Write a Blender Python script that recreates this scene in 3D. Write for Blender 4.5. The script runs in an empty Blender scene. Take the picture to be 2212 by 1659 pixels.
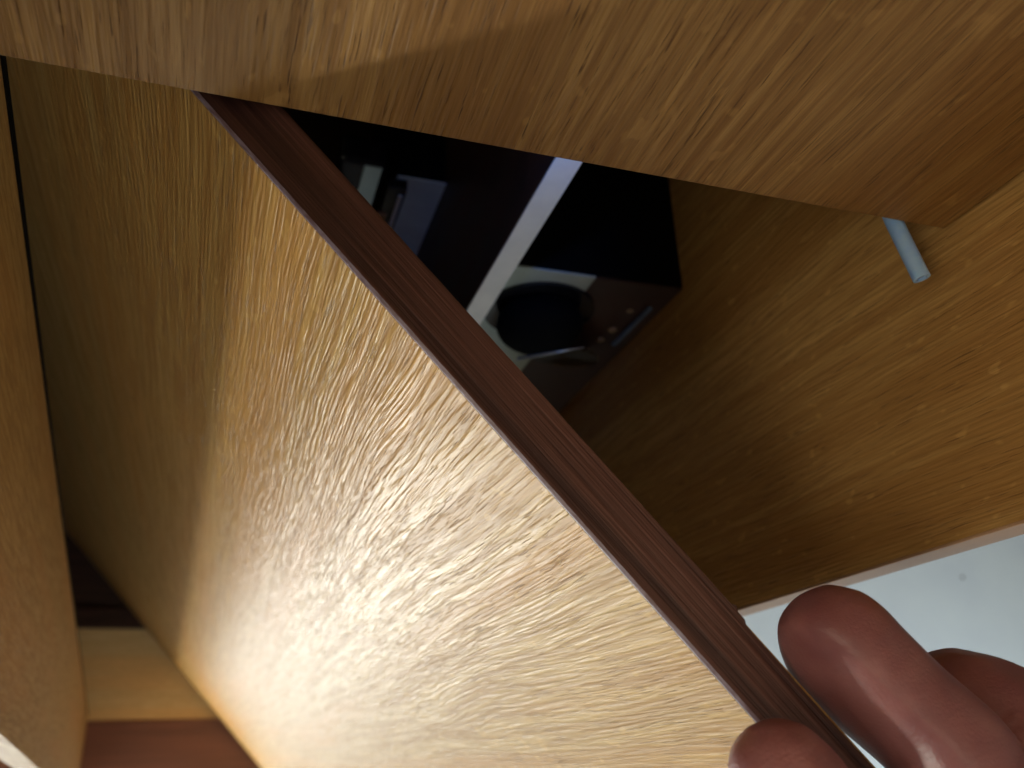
import bpy, bmesh, math, random
from mathutils import Vector, Matrix, noise
random.seed(4)
scene = bpy.context.scene
H = 0.30                      # height of the lens above the floor; the numbers below are measured from the lens

# ------------------------------------------------------------------ camera
cd = bpy.data.cameras.new('camera')
cam = bpy.data.objects.new('camera', cd)
scene.collection.objects.link(cam)
right = Vector((0.9491098, 0.03482735, -0.3130138))
down = Vector((0.09426513, 0.91689164, 0.38784509))
fwd = Vector((0.30050735, -0.39761386, 0.86694784))
M = Matrix.Identity(4)
for i in range(3):
    M[i][0], M[i][1], M[i][2] = right[i], -down[i], -fwd[i]
M.translation = Vector((0, 0, H))
cam.matrix_world = M
cd.sensor_width = 36.0
cd.lens = 36.0 * 1900 / 2212
cd.clip_start = 0.01
cd.clip_end = 50
cd.dof.use_dof = True
cd.dof.focus_distance = 0.27
cd.dof.aperture_fstop = 12.0
scene.camera = cam

# ------------------------------------------------------------------ world and lamps
w = bpy.data.worlds.new('World'); scene.world = w; w.use_nodes = True
bg = w.node_tree.nodes['Background']
bg.inputs['Color'].default_value = (1.0, 0.93, 0.88, 1)
bg.inputs['Strength'].default_value = 0.045
scene.view_settings.view_transform = 'Standard'
scene.view_settings.look = 'None'
scene.view_settings.exposure = 0.0
scene.view_settings.gamma = 1.0

def lamp(name, kind, loc, energy, col, size, target=None):
    l = bpy.data.lights.new(name, kind); l.energy = energy; l.color = col
    if kind == 'AREA':
        l.shape = 'DISK'; l.size = size
    else:
        l.shadow_soft_size = size
    o = bpy.data.objects.new(name, l); scene.collection.objects.link(o)
    o.location = Vector(loc) + Vector((0, 0, H))
    if target is not None:
        o.rotation_euler = (Vector(target) - Vector(loc)).to_track_quat('-Z', 'Y').to_euler()
    return o
lamp('ceiling_lamp_light', 'POINT', (-1.12, 1.47, 2.06), 82, (1.0, 0.98, 0.84), 0.085)
lamp('ceiling_spot_light', 'POINT', (-.52, .34, 2.28), 22, (1.0, .985, 0.93), 0.10)
lamp('cool_fill_light', 'AREA', (1.45, 2.6, -0.1), 20, (0.68, 0.82, 1.0), 1.0, (0.6, 0, 1.3))  # added cool fill from the front right, source unseen
lamp('side_fill_light', 'AREA', (-.42, .20, -0.27), 1.6, (1.0, 0.88, 0.66), .35, (0.24, -.1, 0.28))  # unseen fill added low on the left to brighten the right side panel
lamp('ceiling_fill_light', 'AREA', (2.3, .7, 1.1), 12, (0.78, 0.90, 1.0), .5, (2.25, .5, 2.5))  # unseen light added to brighten the right part of the ceiling
led = lamp('indicator_light', 'SPOT', (0.108, -0.219, 0.2135), 0.32, (0.10, 0.28, 1.0), 0.003, (.1240, -.2420, .325))
led.data.spot_size = math.radians(52); led.data.spot_blend = 1.0

# ------------------------------------------------------------------ materials
class NT:
    def __init__(s, name):
        s.m = bpy.data.materials.new(name); s.m.use_nodes = True
        s.t = s.m.node_tree; s.b = s.t.nodes['Principled BSDF']
    def n(s, typ, **kw):
        x = s.t.nodes.new(typ)
        for k, v in kw.items():
            if k.startswith('i_'):
                key = k[2:]
                x.inputs[int(key) if key.isdigit() else key.replace('_', ' ')].default_value = v
            else: setattr(x, k, v)
        return x
    def l(s, a, b): s.t.links.new(a, b)
    def math(s, op, a, b=None, c=None, clamp=False):
        x = s.n('ShaderNodeMath', operation=op, use_clamp=clamp)
        for i, v in enumerate((a, b, c)):
            if v is None: continue
            if isinstance(v, (int, float)): x.inputs[i].default_value = v
            else: s.l(v, x.inputs[i])
        return x.outputs[0]
    def mix(s, f, a, b, mode='MIX'):
        x = s.n('ShaderNodeMix', data_type='RGBA', blend_type=mode)
        for i, v in ((0, f), (6, a), (7, b)):
            if isinstance(v, (int, float)): x.inputs[i].default_value = v
            elif isinstance(v, tuple): x.inputs[i].default_value = v if len(v) == 4 else v + (1,)
            else: s.l(v, x.inputs[i])
        return x.outputs[2]
    def noise(s, vec, scale, detail=2.0, rough=0.5, mapping=None):
        if mapping:
            mp = s.n('ShaderNodeMapping'); mp.inputs['Scale'].default_value = mapping
            s.l(vec, mp.inputs['Vector']); vec = mp.outputs[0]
        x = s.n('ShaderNodeTexNoise'); x.inputs['Scale'].default_value = scale
        x.inputs['Detail'].default_value = detail; x.inputs['Roughness'].default_value = rough
        s.l(vec, x.inputs['Vector']); return x
    def ramp(s, f, a, b, va=0.0, vb=1.0):
        x = s.n('ShaderNodeMapRange', interpolation_type='SMOOTHSTEP')
        x.inputs['From Min'].default_value = a; x.inputs['From Max'].default_value = b
        x.inputs['To Min'].default_value = va; x.inputs['To Max'].default_value = vb
        s.l(f, x.inputs['Value']); return x.outputs[0]

def oak(name, light, dark, pore, figure=None, pmix=.55, streak=.55, seed=0.0, rough=0.42, relief=1.0, spec=0.5, axis='z'):
    """veneer: grain along local z, flat in x (y is the thickness)"""
    k = NT(name)
    tc = k.n('ShaderNodeTexCoord').outputs['Object']
    off = k.n('ShaderNodeVectorMath', operation='ADD'); off.inputs[1].default_value = (seed, seed * .37, seed * 1.7)
    k.l(tc, off.inputs[0]); p = off.outputs[0]
    if axis == 'y':
        r = k.n('ShaderNodeMapping'); r.inputs['Rotation'].default_value = (math.pi / 2, 0, 0)
        k.l(p, r.inputs['Vector']); p = r.outputs[0]
    if axis == 'x':
        r = k.n('ShaderNodeMapping'); r.inputs['Rotation'].default_value = (0, math.pi / 2, 0)
        k.l(p, r.inputs['Vector']); p = r.outputs[0]
    # low wandering of the grain, and a lively patch of figure
    w1 = k.noise(p, 1.0, 2, .5, (16, 16, 3.2)).outputs['Color']
    w2 = k.noise(p, 1.0, 3, .6, (70, 70, 22)).outputs['Color']
    s1 = k.n('ShaderNodeVectorMath', operation='SUBTRACT'); s1.inputs[1].default_value = (.5, .5, .5); k.l(w1, s1.inputs[0])
    a1 = k.n('ShaderNodeVectorMath', operation='SCALE'); a1.inputs['Scale'].default_value = 0.018; k.l(s1.outputs[0], a1.inputs[0])
    s2 = k.n('ShaderNodeVectorMath', operation='SUBTRACT'); s2.inputs[1].default_value = (.5, .5, .5); k.l(w2, s2.inputs[0])
    a2 = k.n('ShaderNodeVectorMath', operation='SCALE'); k.l(s2.outputs[0], a2.inputs[0])
    if figure:
        mp = k.n('ShaderNodeMapping', vector_type='TEXTURE')
        mp.inputs['Location'].default_value = figure[:3]; mp.inputs['Scale'].default_value = figure[3:6]
        k.l(tc, mp.inputs['Vector'])
        ln = k.n('ShaderNodeVectorMath', operation='LENGTH'); k.l(mp.outputs[0], ln.inputs[0])
        fig = k.ramp(ln.outputs['Value'], 0.15, 1.0, 1.0, 0.0)
        k.l(k.math('MULTIPLY_ADD', fig, 0.0095, 0.0005), a2.inputs['Scale'])
    else:
        fig = None
        a2.inputs['Scale'].default_value = 0.0010
    q = k.n('ShaderNodeVectorMath', operation='ADD'); k.l(p, q.inputs[0]); k.l(a1.outputs[0], q.inputs[1])
    q2 = k.n('ShaderNodeVectorMath', operation='ADD'); k.l(q.outputs[0], q2.inputs[0]); k.l(a2.outputs[0], q2.inputs[1])
    v = q2.outputs[0]
    broad = k.noise(v, 1.0, 2, .5, (34, 34, 1.6)).outputs['Fac']
    bands = k.noise(v, 1.0, 3, .62, (300, 300, 7.0)).outputs['Fac']
    fine = k.noise(v, 1.0, 2, .6, (1300, 1300, 40)).outputs['Fac']
    pores = k.noise(v, 1.0, 2, .55, (1500, 1500, 60)).outputs['Fac']
    clus = k.noise(v, 1.0, 2, .5, (150, 150, 20)).outputs['Fac']
    pf = k.ramp(pores, .56, .72)
    pf = k.math('MULTIPLY', pf, k.ramp(clus, .38, .60, .25, 1.0))
    ridge = k.ramp(k.noise(v, 1.0, 1, .4, (800, 800, 36)).outputs['Fac'], .30, .70)
    col = k.mix(k.ramp(bands, .36, .66), dark, light)
    mid = tuple((light[i] * .5 + dark[i] * .5) * ((1.12, .92, .75) if streak < .6 else (.72, .62, .52))[i] for i in range(3))
    col = k.mix(k.math('MULTIPLY', k.ramp(broad, .42, .64), streak), col, mid)
    fv = k.n('ShaderNodeCombineColor')
    fm = k.ramp(fine, .3, .7, .90, 1.08)
    for i in range(3): k.l(fm, fv.inputs[i])
    col = k.mix(1.0, col, fv.outputs[0], 'MULTIPLY')
    col = k.mix(k.math('MULTIPLY', pf, pmix), col, pore)
    col = k.mix(k.math('MULTIPLY', k.math('SUBTRACT', 1.0, ridge), .38), col, tuple(c * d for c, d in zip(dark, (.80, .70, .55))))
    # pale medullary flecks
    fl = k.noise(v, 1.0, 1, .5, (190, 190, 95)).outputs['Fac']
    col = k.mix(k.math('MULTIPLY', k.ramp(fl, .66, .74), .35), col, tuple(c * 1.25 for c in light))
    k.l(col, k.b.inputs['Base Color'])
    h = k.math('MULTIPLY', pf, -0.5)
    h = k.math('ADD', h, k.math('MULTIPLY', ridge, .55))
    h = k.math('ADD', h, k.math('MULTIPLY', fine, .25))
    bp = k.n('ShaderNodeBump'); bp.inputs['Strength'].default_value = 1.0
    bp.inputs['Distance'].default_value = 0.00028 * relief
    k.l(h, bp.inputs['Height']); k.l(bp.outputs[0], k.b.inputs['Normal'])
    k.l(k.ramp(bands, .3, .7, rough + .06, rough - .05), k.b.inputs['Roughness'])
    k.b.inputs['Specular IOR Level'].default_value = spec
    return k.m

def plain(name, col, rough=.5, spec=.5, metal=0.0, var=.12, scale=60.0, bump=0.0, mapping=None, dark=None, coat=0.0):
    k = NT(name)
    tc = k.n('ShaderNodeTexCoord').outputs['Object']
    f = k.noise(tc, scale if not mapping else 1.0, 4, .6, mapping)
    fac = k.ramp(f.outputs['Fac'], .32, .68)
    lo = dark if dark else tuple(c * (1 - var) for c in col)
    hi = col if dark else tuple(min(1, c * (1 + var)) for c in col)
    k.l(k.mix(fac, lo, hi), k.b.inputs['Base Color'])
    k.l(k.ramp(f.outputs['Fac'], .3, .7, rough * .9, min(1, rough * 1.1)), k.b.inputs['Roughness'])
    k.b.inputs['Specular IOR Level'].default_value = spec
    k.b.inputs['Metallic'].default_value = metal
    k.b.inputs['Coat Weight'].default_value = coat
    if bump:
        bp = k.n('ShaderNodeBump'); bp.inputs['Distance'].default_value = bump
        k.l(f.outputs['Fac'], bp.inputs['Height']); k.l(bp.outputs[0], k.b.inputs['Normal'])
    return k.m

LIGHT, DARK, PORE = (.57, .360, .118), (.42, .230, .064), (.17, .075, .020)
M_door = oak('door_oak_veneer', LIGHT, DARK, PORE, figure=(.085, 0, .55, .085, .6, .30), rough=.40, relief=1.25, seed=0.0, spec=.38)
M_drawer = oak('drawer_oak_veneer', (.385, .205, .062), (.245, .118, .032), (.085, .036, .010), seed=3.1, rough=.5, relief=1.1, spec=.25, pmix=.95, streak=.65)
M_side = oak('side_oak_veneer', (.72, .44, .16), (.54, .30, .095), PORE, seed=7.7, rough=.46, relief=.8, pmix=.9, streak=.8)
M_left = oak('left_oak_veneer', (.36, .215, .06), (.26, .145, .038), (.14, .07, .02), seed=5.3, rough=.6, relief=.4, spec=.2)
M_rail = oak('top_rail_oak_veneer', (.80, .58, .27), (.70, .46, .19), (.5, .3, .12), seed=9.3, rough=.5, relief=.3, axis='x')
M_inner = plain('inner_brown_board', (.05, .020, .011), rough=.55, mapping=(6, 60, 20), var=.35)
M_redboard = plain('reddish_brown_board', (.19, .072, .045), rough=.5, mapping=(3, 60, 60), var=.16)
M_band = plain('dark_red_brown_edge_band', (.125, .050, .038), rough=.5, mapping=(6, 330, 330), dark=(.036, .013, .012), bump=.0008)
M_scuff = plain('scuffed_cool_lit_edge', (.30, .25, .33), rough=.45, mapping=(160, 900, 900), dark=(.16, .10, .12), bump=.0001)  # whitened arris; its violet tint paints the cool light it catches
M_pink = plain('pale_pinkish_wood_edge', (.60, .37, .23), rough=.5, mapping=(60, 60, 8), var=.08)
M_white = plain('white_melamine', (.88, .84, .72), rough=.45, scale=40, var=.05)
M_pale = plain('pale_grey_board', (.44, .50, .42), rough=.6, scale=30, var=.08)
M_black = plain('black_plastic', (.003, .003, .003), rough=.85, spec=.1, scale=90, var=.3)
M_gloss = plain('black_glossy_plastic', (.01, .01, .012), rough=.12, scale=20, var=.2)
M_brass = plain('brass', (.50, .36, .24), rough=.3, metal=1.0, scale=200, var=.1)
M_bluebar = plain('slate_blue_plastic', (.13, .20, .32), rough=.35, scale=90, var=.2)
M_gapshade = plain('gap_shade_black', (.004, .003, .002), rough=.95, spec=.05, scale=90, var=.3)  # colour for the darkness in the gap beside the left panel
M_ceil = plain('white_painted_ceiling', (.88, .95, .99), rough=.9, scale=2.0, var=.04, bump=.002)
M_frame = plain('dark_picture_frame', (.02, .014, .01), rough=.4, scale=90, var=.3)
M_orange = plain('orange_cardboard', (.40, .16, .05), rough=.6, scale=90, var=.2)
def tube_mat():
    k = NT('milky_blue_plastic_tube')
    k.b.inputs['Base Color'].default_value = (.16, .36, .86, 1)
    f = k.noise(k.n('ShaderNodeTexCoord').outputs['Object'], 90, 3, .6)
    k.l(k.mix(k.ramp(f.outputs['Fac'], .35, .65), (.30, .50, 1.0), (.40, .60, 1.0)), k.b.inputs['Base Color'])
    k.b.inputs['Roughness'].default_value = .35
    k.b.inputs['Subsurface Weight'].default_value = .4
    k.b.inputs['Subsurface Radius'].default_value = (.3, .6, 1.0)
    k.b.inputs['Subsurface Scale'].default_value = .004
    return k.m
M_tube = tube_mat()

def skin_mat():
    k = NT('skin')
    tc = k.n('ShaderNodeTexCoord').outputs['Object']
    f = k.noise(tc, 45, 3, .5).outputs['Fac']
    c = k.mix(k.ramp(f, .34, .66), (.225, .078, .084), (.335, .132, .134))
    g = k.noise(tc, 900, 3, .6).outputs['Fac']
    c = k.mix(k.math('MULTIPLY', k.ramp(g, .5, .7), .18), c, (.26, .09, .07))
    k.l(c, k.b.inputs['Base Color'])
    # finger ridges: fine distorted rings
    wv = k.n('ShaderNodeTexWave', wave_type='RINGS', rings_direction='SPHERICAL'); wv.inputs['Scale'].default_value = 620
    wv.inputs['Distortion'].default_value = 2.2; wv.inputs['Detail'].default_value = 2; k.l(tc, wv.inputs['Vector'])
    h = k.math('ADD', k.math('MULTIPLY', wv.outputs['Fac'], .07), k.math('MULTIPLY', g, .8))
    bp = k.n('ShaderNodeBump'); bp.inputs['Distance'].default_value = .00022; k.l(h, bp.inputs['Height'])
    k.l(bp.outputs[0], k.b.inputs['Normal'])
    k.b.inputs['Roughness'].default_value = .42
    k.b.inputs['Specular IOR Level'].default_value = .5
    k.b.inputs['Subsurface Weight'].default_value = .25
    k.b.inputs['Subsurface Radius'].default_value = (1.0, .25, .12)
    k.b.inputs['Subsurface Scale'].default_value = .003
    return k.m
M_skin = skin_mat()
M_nail = plain('finger_nail', (.50, .25, .21), rough=.25, scale=60, var=.08)

# ------------------------------------------------------------------ mesh helpers
def link(name, bm, mats, parent=None, loc=(0, 0, 0), rotz=0.0, smooth=False):
    me = bpy.data.meshes.new(name); bm.normal_update(); bm.to_mesh(me); bm.free()
    for m in (mats if isinstance(mats, (list, tuple)) else [mats]): me.materials.append(m)
    if smooth: me.polygons.foreach_set('use_smooth', [True] * len(me.polygons))
    o = bpy.data.objects.new(name, me); scene.collection.objects.link(o)
    L = Vector(loc)
    if parent is not None:
        o.parent = parent
        L = L - world_loc(parent)
    else: L = L + Vector((0, 0, H))
    o.location = L; o.rotation_euler = (0, 0, rotz)
    o['_w'] = tuple(loc)
    return o
def world_loc(o): return Vector(o['_w'])
def thing(name, loc, label, cat, group=None):
    o = bpy.data.objects.new(name, None); scene.collection.objects.link(o)
    o.empty_display_size = .02
    o.location = Vector(loc) + Vector((0, 0, H)); o['_w'] = tuple(loc)
    o['label'] = label; o['category'] = cat
    if group: o['group'] = group
    return o
def boxbm(dx, dy, dz, bev=0.0006, seg=2, at=(0, 0, 0)):
    bm = bmesh.new()
    bmesh.ops.create_cube(bm, size=1.0)
    for v in bm.verts:
        v.co = Vector(((v.co.x + .5) * dx + at[0], (v.co.y + .5) * dy + at[1], (v.co.z + .5) * dz + at[2]))
    if bev: bmesh.ops.bevel(bm, geom=bm.edges[:], offset=bev, segments=seg, affect='EDGES', profile=.5)
    return bm
def box(name, x0, x1, y0, y1, z0, z1, mat, parent, bev=0.0006):
    return link(name, boxbm(x1 - x0, y1 - y0, z1 - z0, bev), mat, parent, (x0, y0, z0))

def ray(px, py):
    return right * 0 + Vector((0, 0, 0)) + (right * ((px - 1106) / 1900) + down * ((py - 829.5) / 1900) + fwd)

# ------------------------------------------------------------------ ceiling
bm = bmesh.new(); bmesh.ops.create_grid(bm, x_segments=8, y_segments=8, size=6.0)
for v in bm.verts: v.co.z = 0
bmesh.ops.reverse_faces(bm, faces=bm.faces[:])
ce = link('ceiling', bm, M_ceil, None, (0, 2.0, 2.50)); ce['kind'] = 'structure'
bm = bmesh.new(); bmesh.ops.create_grid(bm, x_segments=8, y_segments=8, size=4.0)
fl = link('floor', bm, plain('pale_floor', (.70, .62, .50), rough=.6, scale=3, var=.1), None, (0, 2.0, -.30)); fl['kind'] = 'structure'
# a small fly speck on the ceiling
d = ray(2080, 1247); d = d * (2.497 / d.z)
bm = bmesh.new(); bmesh.ops.create_icosphere(bm, subdivisions=2, radius=.0055)
for v in bm.verts: v.co.z *= .3; v.co.x *= 1.2
sp = link('speck', bm, M_frame, ce, (d.x, d.y, 2.4985))

# ------------------------------------------------------------------ wardrobe
YD = -0.1755       # drawer front plane
wd = thing('wardrobe', (.06, -.4, -.30), 'oak veneered wardrobe with its door pulled half open onto a dark interior', 'wardrobe')
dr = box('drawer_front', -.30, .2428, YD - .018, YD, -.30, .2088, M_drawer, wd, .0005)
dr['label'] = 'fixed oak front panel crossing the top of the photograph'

# open door: local x along its width, local y its thickness (front at 0), local z up
ANG = math.atan2(.7373, .6756)
P0 = (-.0191, -.18, .2148)
bm = boxbm(.82, .0180, 1.905, .0)
for v in bm.verts: v.co.x -= .52
# thickness goes to the rear side (+x,-y in the room), that is local -y
for v in bm.verts: v.co.y -= .018
bmesh.ops.recalc_face_normals(bm, faces=bm.faces[:])
door = link('door', bm, M_door, wd, P0, ANG)
door['label'] = 'pale oak veneered door, brightly lit, held open by the fingers'
# edge band with a scuffed arris
bm = bmesh.new()
N = 600; x0, x1 = -.52, .30
rows = []
for i in range(N + 1):
    x = x0 + (x1 - x0) * i / N
    a = noise.noise(Vector((x * 260, 0, 3))) * .00010 + noise.noise(Vector((x * 900, 2, 3))) * .00006
    b = noise.noise(Vector((x * 120, 7, 3))) * .00010
    rear = -.0180 - b
    if x > .2105: rear += .0011 + .0004 * min(1, (x - .2105) / .03)
    if .2095 < x < .2150: rear -= .0009
    c = .0007 + a
    ys = [.0001, .00005, -c, -.006, -.012, rear, rear]
    zs = [.0012, c * 1.0, .0, -.0001, -.0001, .0, .0016]
    rows.append([bm.verts.new((x, ys[j], zs[j] - .0016)) for j in range(len(ys))])
for i in range(N):
    for j in range(len(rows[0]) - 1):
        f = bm.faces.new((rows[i][j], rows[i + 1][j], rows[i + 1][j + 1], rows[i][j + 1]))
        f.material_index = 1 if j in (0, 1) else 0
bmesh.ops.recalc_face_normals(bm, faces=bm.faces[:])
for f in bm.faces:
    if f.material_index == 0 and f.normal.z > .5: bmesh.ops.reverse_faces(bm, faces=bm.faces[:]); break
me = bpy.data.meshes.new('edge_band'); bm.to_mesh(me); bm.free()
me.materials.append(M_band); me.materials.append(M_scuff)
eb = bpy.data.objects.new('edge_band', me); scene.collection.objects.link(eb)
eb.parent = door; eb.location = (0, 0, 0)
eb['label'] = 'dark red brown edge of the open door with a scuffed front corner'

# right side panel, with its pale front edge
sd = box('side_panel', .2460, .2590, -.65, -.0670, -.30, 2.135, M_side, wd, .0003)
sd['label'] = 'right inner side of the wardrobe, brown oak veneer'
e2 = box('edge_band', .2459, .2592, -.0670, -.0658, -.30, 2.135, M_pink, sd, .0003)
e2.location = Vector((.2459, -.0670, -.30)) - Vector((.2460, -.65, -.30))
e2['label'] = 'pale pinkish front edge of the right side panel'

# left side panel: leaning a little outwards
A = Vector((-.07712, -.2, .25475)); a = Vector((-.0772767, .03900605, .99624637))
def leftpt(s, y, depth):      # s along the lean, y to the front, depth into the thickness
    p = A + a * s
    f = min(1, max(0, (s - .15) / 1.75))
    return Vector((p.x - depth, p.y + y * 1.0, p.z))
bm = bmesh.new()
fr = {}
q1 = Vector((-.10156, -.02524, .56977)); q2 = Vector((-.12754, -.01208, .90479))
def yfront(s):
    z = A.z + a.z * s
    return q1.y + (q2.y - q1.y) * (z - q1.z) / (q2.z - q1.z) - .012 * max(0, .5 - z)
vs = []
S = [-.56, -.2, 0, .3, .6, 1.0, 1.5, 1.97]
for s in S:
    p = A + a * s
    yf = yfront(s)
    vs.append([bm.verts.new((p.x, p.y, p.z)), bm.verts.new((p.x, yf, p.z)), bm.verts.new((p.x - .018, yf, p.z)), bm.verts.new((p.x - .018, p.y, p.z))])
for i in range(len(S) - 1):
    for j in range(4):
        bm.faces.new((vs[i][j], vs[i][(j + 1) % 4], vs[i + 1][(j + 1) % 4], vs[i + 1][j]))
bm.faces.new(vs[0]); bm.faces.new(vs[-1])
bmesh.ops.recalc_face_normals(bm, faces=bm.faces[:])
for v in bm.verts: v.co -= Vector((A.x, A.y, -.3))
for v in bm.verts: pass
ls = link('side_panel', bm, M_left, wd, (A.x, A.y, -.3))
ls['label'] = 'out of focus golden brown panel at the left edge of the photograph'
# black strip painting the dark gap along the rear edge of that panel
bm = bmesh.new(); vs = []
for s in S:
    p = A + a * s
    wd_ = .0042 - .0018 * min(1, max(0, s / 1.5))
    vs.append([bm.verts.new((p.x + .0006, p.y - .0002, p.z)), bm.verts.new((p.x + .0006, p.y - wd_, p.z)), bm.verts.new((p.x - .006, p.y - wd_, p.z)), bm.verts.new((p.x - .006, p.y - .0002, p.z))])
for i in range(len(S) - 1):
    for j in range(4):
        bm.faces.new((vs[i][j], vs[i][(j + 1) % 4], vs[i + 1][(j + 1) % 4], vs[i + 1][j]))
bm.faces.new(vs[0]); bm.faces.new(vs[-1])
bmesh.ops.recalc_face_normals(bm, faces=bm.faces[:])
for v in bm.verts: v.co -= Vector((A.x, A.y, -.3))
se = link('gap_shade_strip', bm, M_gapshade, ls, (A.x, A.y, -.3))

# unseen board added behind the leaning panel to block lamp light from the left
bm = bmesh.new(); vs = []
for s in S:
    p = A + a * s
    vs.append([bm.verts.new((p.x - .019, p.y + .012, p.z)), bm.verts.new((-.421, p.y + .012, p.z)), bm.verts.new((-.421, p.y - .004, p.z)), bm.verts.new((p.x - .019, p.y - .004, p.z))])
for i in range(len(S) - 1):
    for j in range(4):
        bm.faces.new((vs[i][j], vs[i][(j + 1) % 4], vs[i + 1][(j + 1) % 4], vs[i + 1][j]))
bm.faces.new(vs[0]); bm.faces.new(vs[-1])
bmesh.ops.recalc_face_normals(bm, faces=bm.faces[:])
for v in bm.verts: v.co -= Vector((A.x, A.y, -.3))
link('light_block_board', bm, M_left, wd, (A.x, A.y, -.3))

# carcass: back, inner left side, divider, top
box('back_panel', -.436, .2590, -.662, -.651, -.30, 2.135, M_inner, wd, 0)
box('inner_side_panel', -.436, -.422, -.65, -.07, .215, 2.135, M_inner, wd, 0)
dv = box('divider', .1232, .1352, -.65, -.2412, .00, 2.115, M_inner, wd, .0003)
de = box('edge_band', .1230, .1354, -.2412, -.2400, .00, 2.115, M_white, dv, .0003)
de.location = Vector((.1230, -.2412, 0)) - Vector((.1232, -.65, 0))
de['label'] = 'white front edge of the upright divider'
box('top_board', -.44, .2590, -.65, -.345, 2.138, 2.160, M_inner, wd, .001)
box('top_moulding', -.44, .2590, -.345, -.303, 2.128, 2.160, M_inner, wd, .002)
box('top_light_block', -.45, .2590, -.66, .0, 2.1605, 2.170, M_inner, wd, 0)  # unseen sheet added to stop lamp light leaking between the top boards
box('top_rail', -.44, .2590, -.303, -.1157, 2.1365, 2.156, M_rail, wd, .001)
box('top_front_board', -.44, .2590, -.1157, .0, 2.134, 2.160, M_redboard, wd, .001)

# ------------------------------------------------------------------ audio unit in the right compartment
au = thing('audio_unit', (.19, -.32, .395), 'black unit with pale front and round black dial, right of the white divider', 'audio unit')
box('housing', .1362, .2455, -.52, -.2545, .3950, .66, M_black, au, .0008)
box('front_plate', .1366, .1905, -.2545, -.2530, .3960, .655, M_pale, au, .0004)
box('shaded_front_plate', .1907, .2452, -.2545, -.2530, .3960, .655, M_inner, au, .0004)  # rest of the front, coloured dark to paint its fall into shade
def onY(px, py, Y): d = ray(px, py); return d * (Y / d.y)
def disc(bm, c, r, depth, seg=48, cone=1.0):
    m = Matrix.Translation(c) @ Matrix.Rotation(math.radians(-90), 4, 'X')
    bmesh.ops.create_cone(bm, cap_ends=True, segments=seg, radius1=r, radius2=r * cone, depth=depth, matrix=m)
c = onY(1165, 690, -.2460)
bm = bmesh.new(); bmesh.ops.create_uvsphere(bm, u_segments=40, v_segments=24, radius=.0262)
for v in bm.verts: v.co.y *= .62
dial = link('dial', bm, M_black, au, (c.x, c.y + .004, c.z), smooth=True)
bm = bmesh.new(); disc(bm, Vector((0, 0, 0)), .0335, .002)
link('dial_ring', bm, M_gloss, au, (c.x, -.2518, c.z))
# shiny disc leaning on the front
c = onY(1215, 768, -.2440)
k = NT('iridescent_disc')
k.b.inputs['Base Color'].default_value = (.10, .11, .11, 1); k.b.inputs['Metallic'].default_value = 1.0
k.b.inputs['Roughness'].default_value = .22; k.b.inputs['Anisotropic'].default_value = .9
tg = k.n('ShaderNodeTangent', direction_type='RADIAL', axis='Z'); k.l(tg.outputs[0], k.b.inputs['Tangent'])
M_disc = k.m
bm = bmesh.new(); bmesh.ops.create_cone(bm, cap_ends=True, segments=64, radius1=.0235, radius2=.0235, depth=.0012)
do = link('turning_disc', bm, M_disc, au, c); do.rotation_euler = (math.radians(-78), 0, math.radians(6))
bm = bmesh.new(); bmesh.ops.create_uvsphere(bm, u_segments=16, v_segments=10, radius=.0011)
p = onY(1120, 775, -.2250)
link('glint_dot', bm, plain('glint_chrome', (.9, .95, .95), rough=.15, metal=.6, scale=90, var=.02), au, p, smooth=True)  # bright bead added for the white dot of the disc's reflection
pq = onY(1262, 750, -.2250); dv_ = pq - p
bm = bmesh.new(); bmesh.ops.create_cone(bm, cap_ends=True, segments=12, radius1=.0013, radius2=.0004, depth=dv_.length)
mp_ = link('streak_sliver', bm, plain('streak_metal', (.55, .6, .6), rough=.3, metal=.7, scale=90, var=.05), au, (p + pq) / 2, smooth=True)  # tapered sliver added in place of the light streak on the disc
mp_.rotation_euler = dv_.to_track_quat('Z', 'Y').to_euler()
# slate blue bar and brass sockets beside it
pa, pb = onY(1325, 745, -.2500), onY(1405, 665, -.2500)
bm = bmesh.new()
dirv = (pb - pa); Lb = dirv.length
bmesh.ops.create_cube(bm, size=1.0)
for v in bm.verts: v.co = Vector((v.co.x * .0022, v.co.y * .003, v.co.z * Lb))
bmesh.ops.bevel(bm, geom=bm.edges[:], offset=.0005, segments=2, affect='EDGES')
bar = link('bar', bm, M_bluebar, au, (pa + pb) / 2); bar.rotation_euler = dirv.to_track_quat('Z', 'Y').to_euler()
for (px, py, s) in ((1267, 758, .8), (1297, 734, 1.0), (1323, 713, 1.0), (1361, 672, .7)):
    p = onY(px, py, -.2490)
    bm = bmesh.new()
    for i in range(24):
        pass
    R, r = .0022 * s, .0007 * s
    vv = [[bm.verts.new(((R + r * math.cos(u)) * math.cos(t), r * math.sin(u), (R + r * math.cos(u)) * math.sin(t)))
           for u in [2 * math.pi * b / 8 for b in range(8)]] for t in [2 * math.pi * g / 24 for g in range(24)]]
    for g in range(24):
        for b in range(8):
            bm.faces.new((vv[g][b], vv[(g + 1) % 24][b], vv[(g + 1) % 24][(b + 1) % 8], vv[g][(b + 1) % 8]))
    bmesh.ops.recalc_face_normals(bm, faces=bm.faces[:])
    so = link('socket_ring', bm, M_brass, au, p, smooth=True)

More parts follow.
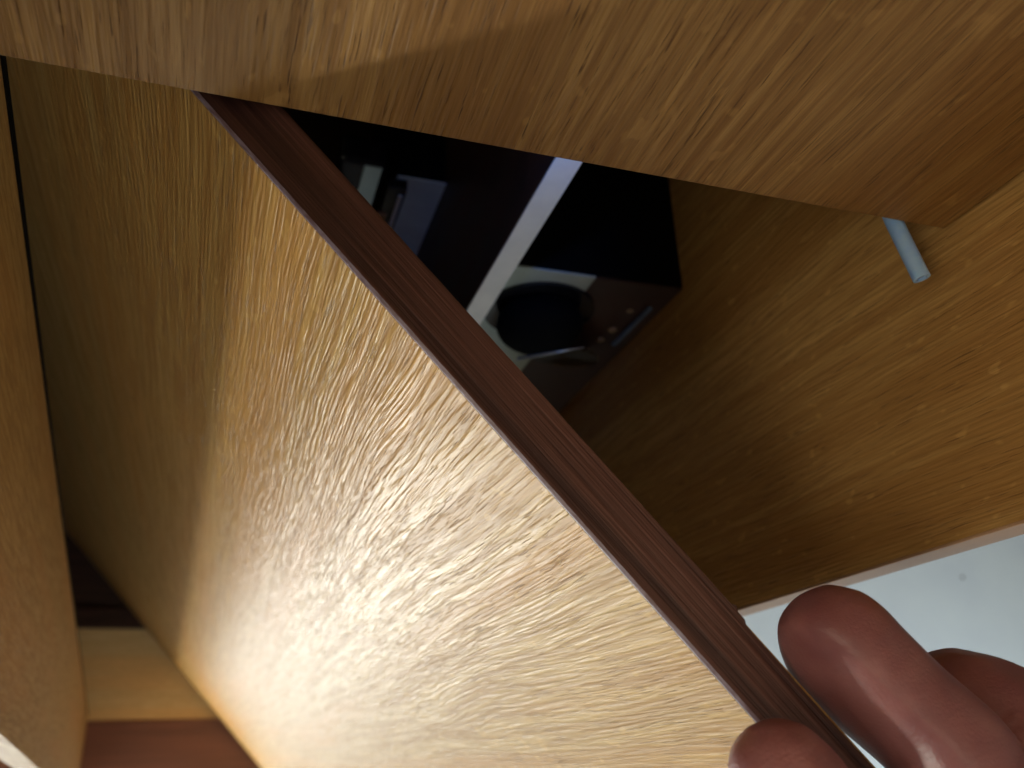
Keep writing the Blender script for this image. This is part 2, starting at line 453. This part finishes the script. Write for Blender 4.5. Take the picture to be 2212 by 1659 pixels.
# ------------------------------------------------------------------ things in the left compartment
def quad_on(name, px0, py0, px1, py1, Y, height, thick, mat, parent, bev=.0006):
    """upright slab whose lower edge runs between two sightings on the plane y = Y"""
    p, q = onY(px0, py0, Y), onY(px1, py1, Y)
    z = (p.z + q.z) / 2
    return box(name, min(p.x, q.x), max(p.x, q.x), Y - thick, Y, z, z + height, mat, parent, bev)
pc = thing('storage_box', (.07, -.40, .47), 'pale grey box standing in the dark compartment left of the white divider', 'box')
b1 = quad_on('shaded_box_body', 858, 382, 993, 402, -.3615, .35, .12, M_black, pc)  # body made black to paint the shade on the pale box's underside
quad_on('box_front', 858, 382, 993, 402, -.3600, .35, .0014, plain('pale_grey_card', (.78, .85, .76), rough=.7, scale=25, var=.08), pc)
fr = thing('picture_frame', (.03, -.35, .45), 'small dark frame with a white edge leaning before the pale grey box', 'picture frame')
quad_on('frame', 838, 404, 880, 412, -.350, .20, .008, M_frame, fr)
quad_on('white_edge', 861, 424, 870, 426, -.3485, .18, .004, M_white, fr)
quad_on('orange_card', 812, 462, 836, 466, -.3480, .05, .003, M_orange, fr)
c2 = thing('glossy_case', (.0, -.35, .42), 'black glossy case with a pale strip, leftmost object in the dark compartment', 'case')
quad_on('case_body', 735, 345, 836, 358, -.345, .25, .02, M_gloss, c2, .003)
quad_on('pale_strip', 787, 360, 826, 366, -.3438, .22, .002, M_pale, c2)

# ------------------------------------------------------------------ tube lying across the top of the drawer front
tb = bmesh.new()
pth = [Vector((.2150, -.255, .2165)), Vector((.2190, -.215, .2145)), Vector((.2243, -.178, .2128)), Vector((.2301, -.1545, .2122))]
def tube(bm, pts, R, r, seg=28):
    rings = []
    for i, p in enumerate(pts):
        t = (pts[min(i + 1, len(pts) - 1)] - pts[max(i - 1, 0)]).normalized()
        u = t.cross(Vector((0, 0, 1))).normalized(); v = u.cross(t)
        rings.append([[bm.verts.new(p + (u * math.cos(x) + v * math.sin(x)) * rr) for x in [2 * math.pi * g / seg for g in range(seg)]] for rr in (R, r)])
    for k_ in (0, 1):
        for i in range(len(pts) - 1):
            for g in range(seg):
                bm.faces.new((rings[i][k_][g], rings[i][k_][(g + 1) % seg], rings[i + 1][k_][(g + 1) % seg], rings[i + 1][k_][g]))
    for i in (0, -1):
        for g in range(seg):
            bm.faces.new((rings[i][0][g], rings[i][0][(g + 1) % seg], rings[i][1][(g + 1) % seg], rings[i][1][g]))
    bmesh.ops.recalc_face_normals(bm, faces=bm.faces[:])
tube(tb, [p - pth[-1] for p in pth], .0031, .0019)
for f in tb.faces: f.smooth = True
to = link('plastic_tube', tb, M_tube, None, pth[-1])
md = to.modifiers.new('edge', 'EDGE_SPLIT'); md.split_angle = math.radians(50)
to['label'] = 'short hollow blue plastic tube poking out under the edge of the upper oak panel'; to['category'] = 'tube'

# ------------------------------------------------------------------ hand
def C(px, py, Z):
    return ray(px, py) * Z
def seg_spheres(chain):
    out = []
    for (p, r), (q, s) in zip(chain[:-1], chain[1:]):
        n = max(1, int((q - p).length / .003))
        for i in range(n + 1):
            t = i / n
            out.append((p.lerp(q, t), r + (s - r) * t))
    return out
def smooth_chain(ch, n=2):
    for _ in range(n):
        new = [ch[0]]
        for (p, r), (q, s) in zip(ch[:-1], ch[1:]):
            new.append((p.lerp(q, .25), r * .75 + s * .25)); new.append((p.lerp(q, .75), r * .25 + s * .75))
        new.append(ch[-1]); ch = new
    return ch
index = [(C(1808, 1394, .2371), .0170), (C(1832, 1452, .2370), .0196), (C(1935, 1548, .2330), .0188), (C(2090, 1672, .2255), .0176), (C(2210, 1840, .2200), .0150), (C(2330, 1990, .2150), .0142), (C(2560, 2330, .1980), .0165)]
middle = [(C(2035, 1530, .2600), .0165), (C(2100, 1550, .2550), .0205), (C(2240, 1640, .2450), .0215), (C(2400, 1790, .2400), .0160), (C(2720, 2180, .2150), .0180)]
ring_ = [(C(2190, 1720, .2900), .0100), (C(2290, 1700, .2950), .0120), (C(2480, 1740, .2850), .0125), (C(2860, 2060, .2450), .0165)]
pinky = [(C(2330, 1840, .3100), .0085), (C(2400, 1800, .3150), .0100), (C(2580, 1800, .3100), .0105), (C(2970, 1990, .2750), .0150)]
thumb = [(C(1688, 1668, .2065), .0128), (C(1722, 1722, .2050), .0142), (C(1790, 1830, .2020), .0138), (C(1900, 1990, .1980), .0128), (C(2060, 2190, .1960), .0150), (C(2350, 2480, .1980), .0200), (C(2850, 2760, .2250), .0260)]
wrist = [(C(3050, 2700, .2450), .0300), (C(3400, 3050, .2700), .0280), (C(3900, 3500, .3100), .0310)]
chains = [smooth_chain(index), smooth_chain(middle), smooth_chain(ring_), smooth_chain(pinky), smooth_chain(thumb)]
for m in (index, middle, ring_, pinky):
    chains.append([(m[-1][0], m[-1][1]), (wrist[0][0], .022)])
chains.append([(index[-1][0], .015), (middle[-1][0], .016), (ring_[-1][0], .015), (pinky[-1][0], .014)])
chains.append([(thumb[-2][0], .018), (index[-1][0], .014)])
chains.append([(thumb[-1][0], .024), (wrist[0][0], .027)])
chains.append(wrist)
verts, faces = [], []
tm = bmesh.new(); bmesh.ops.create_icosphere(tm, subdivisions=2, radius=1.0)
tv = [v.co.copy() for v in tm.verts]; tf = [[v.index for v in f.verts] for f in tm.faces]; tm.free()
HB = C(1722, 1722, .205)
for ch in chains:
    for p, r in seg_spheres(ch):
        base = len(verts)
        verts += [tuple(p - HB + v * r) for v in tv]
        faces += [[base + i for i in f] for f in tf]
me = bpy.data.meshes.new('hand_source'); me.from_pydata(verts, [], faces); me.update()
ho = bpy.data.objects.new('hand', me); scene.collection.objects.link(ho)
rm = ho.modifiers.new('r', 'REMESH'); rm.mode = 'VOXEL'; rm.voxel_size = .0013
sm = ho.modifiers.new('s', 'SMOOTH'); sm.factor = .6; sm.iterations = 8
dg = bpy.context.evaluated_depsgraph_get(); dg.update()
nm = bpy.data.meshes.new_from_object(ho.evaluated_get(dg))
ho.modifiers.clear(); ho.data = nm; nm.name = 'hand'
# creases at the joints and a soft unevenness
joints = [(index[3][0], (index[4][0] - index[2][0]).normalized()), (middle[2][0], (middle[3][0] - middle[1][0]).normalized())]
def dist_seg(p, a_, b_):
    ab = b_ - a_; t = max(0, min(1, (p - a_).dot(ab) / ab.dot(ab)))
    return (p - (a_ + ab * t)).length
SEG_I = [(index[i][0], index[i + 1][0]) for i in range(4)]
SEG_T = [(thumb[i][0], thumb[i + 1][0]) for i in range(4)]
NRM = [v.normal.copy() for v in nm.vertices]
for v in nm.vertices:
    pw = v.co + HB
    dlt = .00035 * noise.noise(pw * 90)
    fpl = pw.x * .7373 - pw.y * .6756 - .1075
    if fpl < .0262:
        di = min(dist_seg(pw, a_, b_) for a_, b_ in SEG_I)
        if di < min(dist_seg(pw, a_, b_) for a_, b_ in SEG_T):
            wgt = min(1, max(0, (.050 - (pw - index[1][0]).length) / .022))
            v.co += Vector((.7373, -.6756, 0)) * (.0182 + .0080 * math.exp((fpl - .0262) / .0080) - fpl) * wgt
    for jp, ja in joints:
        dd = pw - jp
        if dd.length < .024:
            t = dd.dot(ja)
            for o_ in (-.0015, .0018):
                dlt -= .0005 * math.exp(-((t - o_) / .0006) ** 2)
    v.co += NRM[v.index] * dlt
tmpb = bmesh.new(); tmpb.from_mesh(nm); tmpb.verts.ensure_lookup_table()
sel = []
for v in tmpb.verts:
    pw = v.co + HB
    if (pw - index[1][0]).length < .042 and pw.x * .7373 - pw.y * .6756 - .1075 > .0188: sel.append(v)
for _ in range(12): bmesh.ops.smooth_vert(tmpb, verts=sel, factor=.5, use_axis_x=True, use_axis_y=True, use_axis_z=True)
tmpb.to_mesh(nm); tmpb.free()
nm.materials.clear(); nm.materials.append(M_skin)
nm.polygons.foreach_set('use_smooth', [True] * len(nm.polygons))
ho.location = HB + Vector((0, 0, H)); ho['_w'] = tuple(HB)
ho['label'] = 'bare right hand pinching the dark edge of the open oak door between thumb and fingers'
ho['category'] = 'hand'

# nails, on the sides of the digits that face away from the door
nD = Vector((.7373, -.6756, 0))
def nail(chain, side, name='fingernail'):
    p, r = chain[0]; q, s = chain[1]
    ax = (p - q).normalized()
    up = (side - ax * side.dot(ax)).normalized(); lat = ax.cross(up)
    bm = bmesh.new(); rows = []
    c0 = p * .6 + q * .4
    rr = r * .6 + s * .4
    for i in range(9):
        t = -.0055 + .0125 * i / 8
        wv_ = .82 * (1 - .35 * max(0, (t - .004) / .004) ** 2)
        row = []
        for j in range(9):
            an = (j / 8 - .5) * 2 * wv_
            # hug a ball-ended limb
            e = max(0, (c0 + ax * t - p).dot(ax)); rad = math.sqrt(max(1e-8, rr * rr - e * e))
            row.append(bm.verts.new(c0 + ax * t + (up * math.cos(an) + lat * math.sin(an)) * (rad - .0002) - HB))
        rows.append(row)
    for i in range(8):
        for j in range(8): bm.faces.new((rows[i][j], rows[i + 1][j], rows[i + 1][j + 1], rows[i][j + 1]))
    bmesh.ops.recalc_face_normals(bm, faces=bm.faces[:])
    bmesh.ops.solidify(bm, geom=bm.faces[:], thickness=.0005)
    o = link(name, bm, M_nail, ho, tuple(HB), smooth=True); o.location = (0, 0, 0)
nail(index, fwd + nD * .4)
nail(thumb, -nD)

for o in scene.objects:
    if '_w' in o: del o['_w']
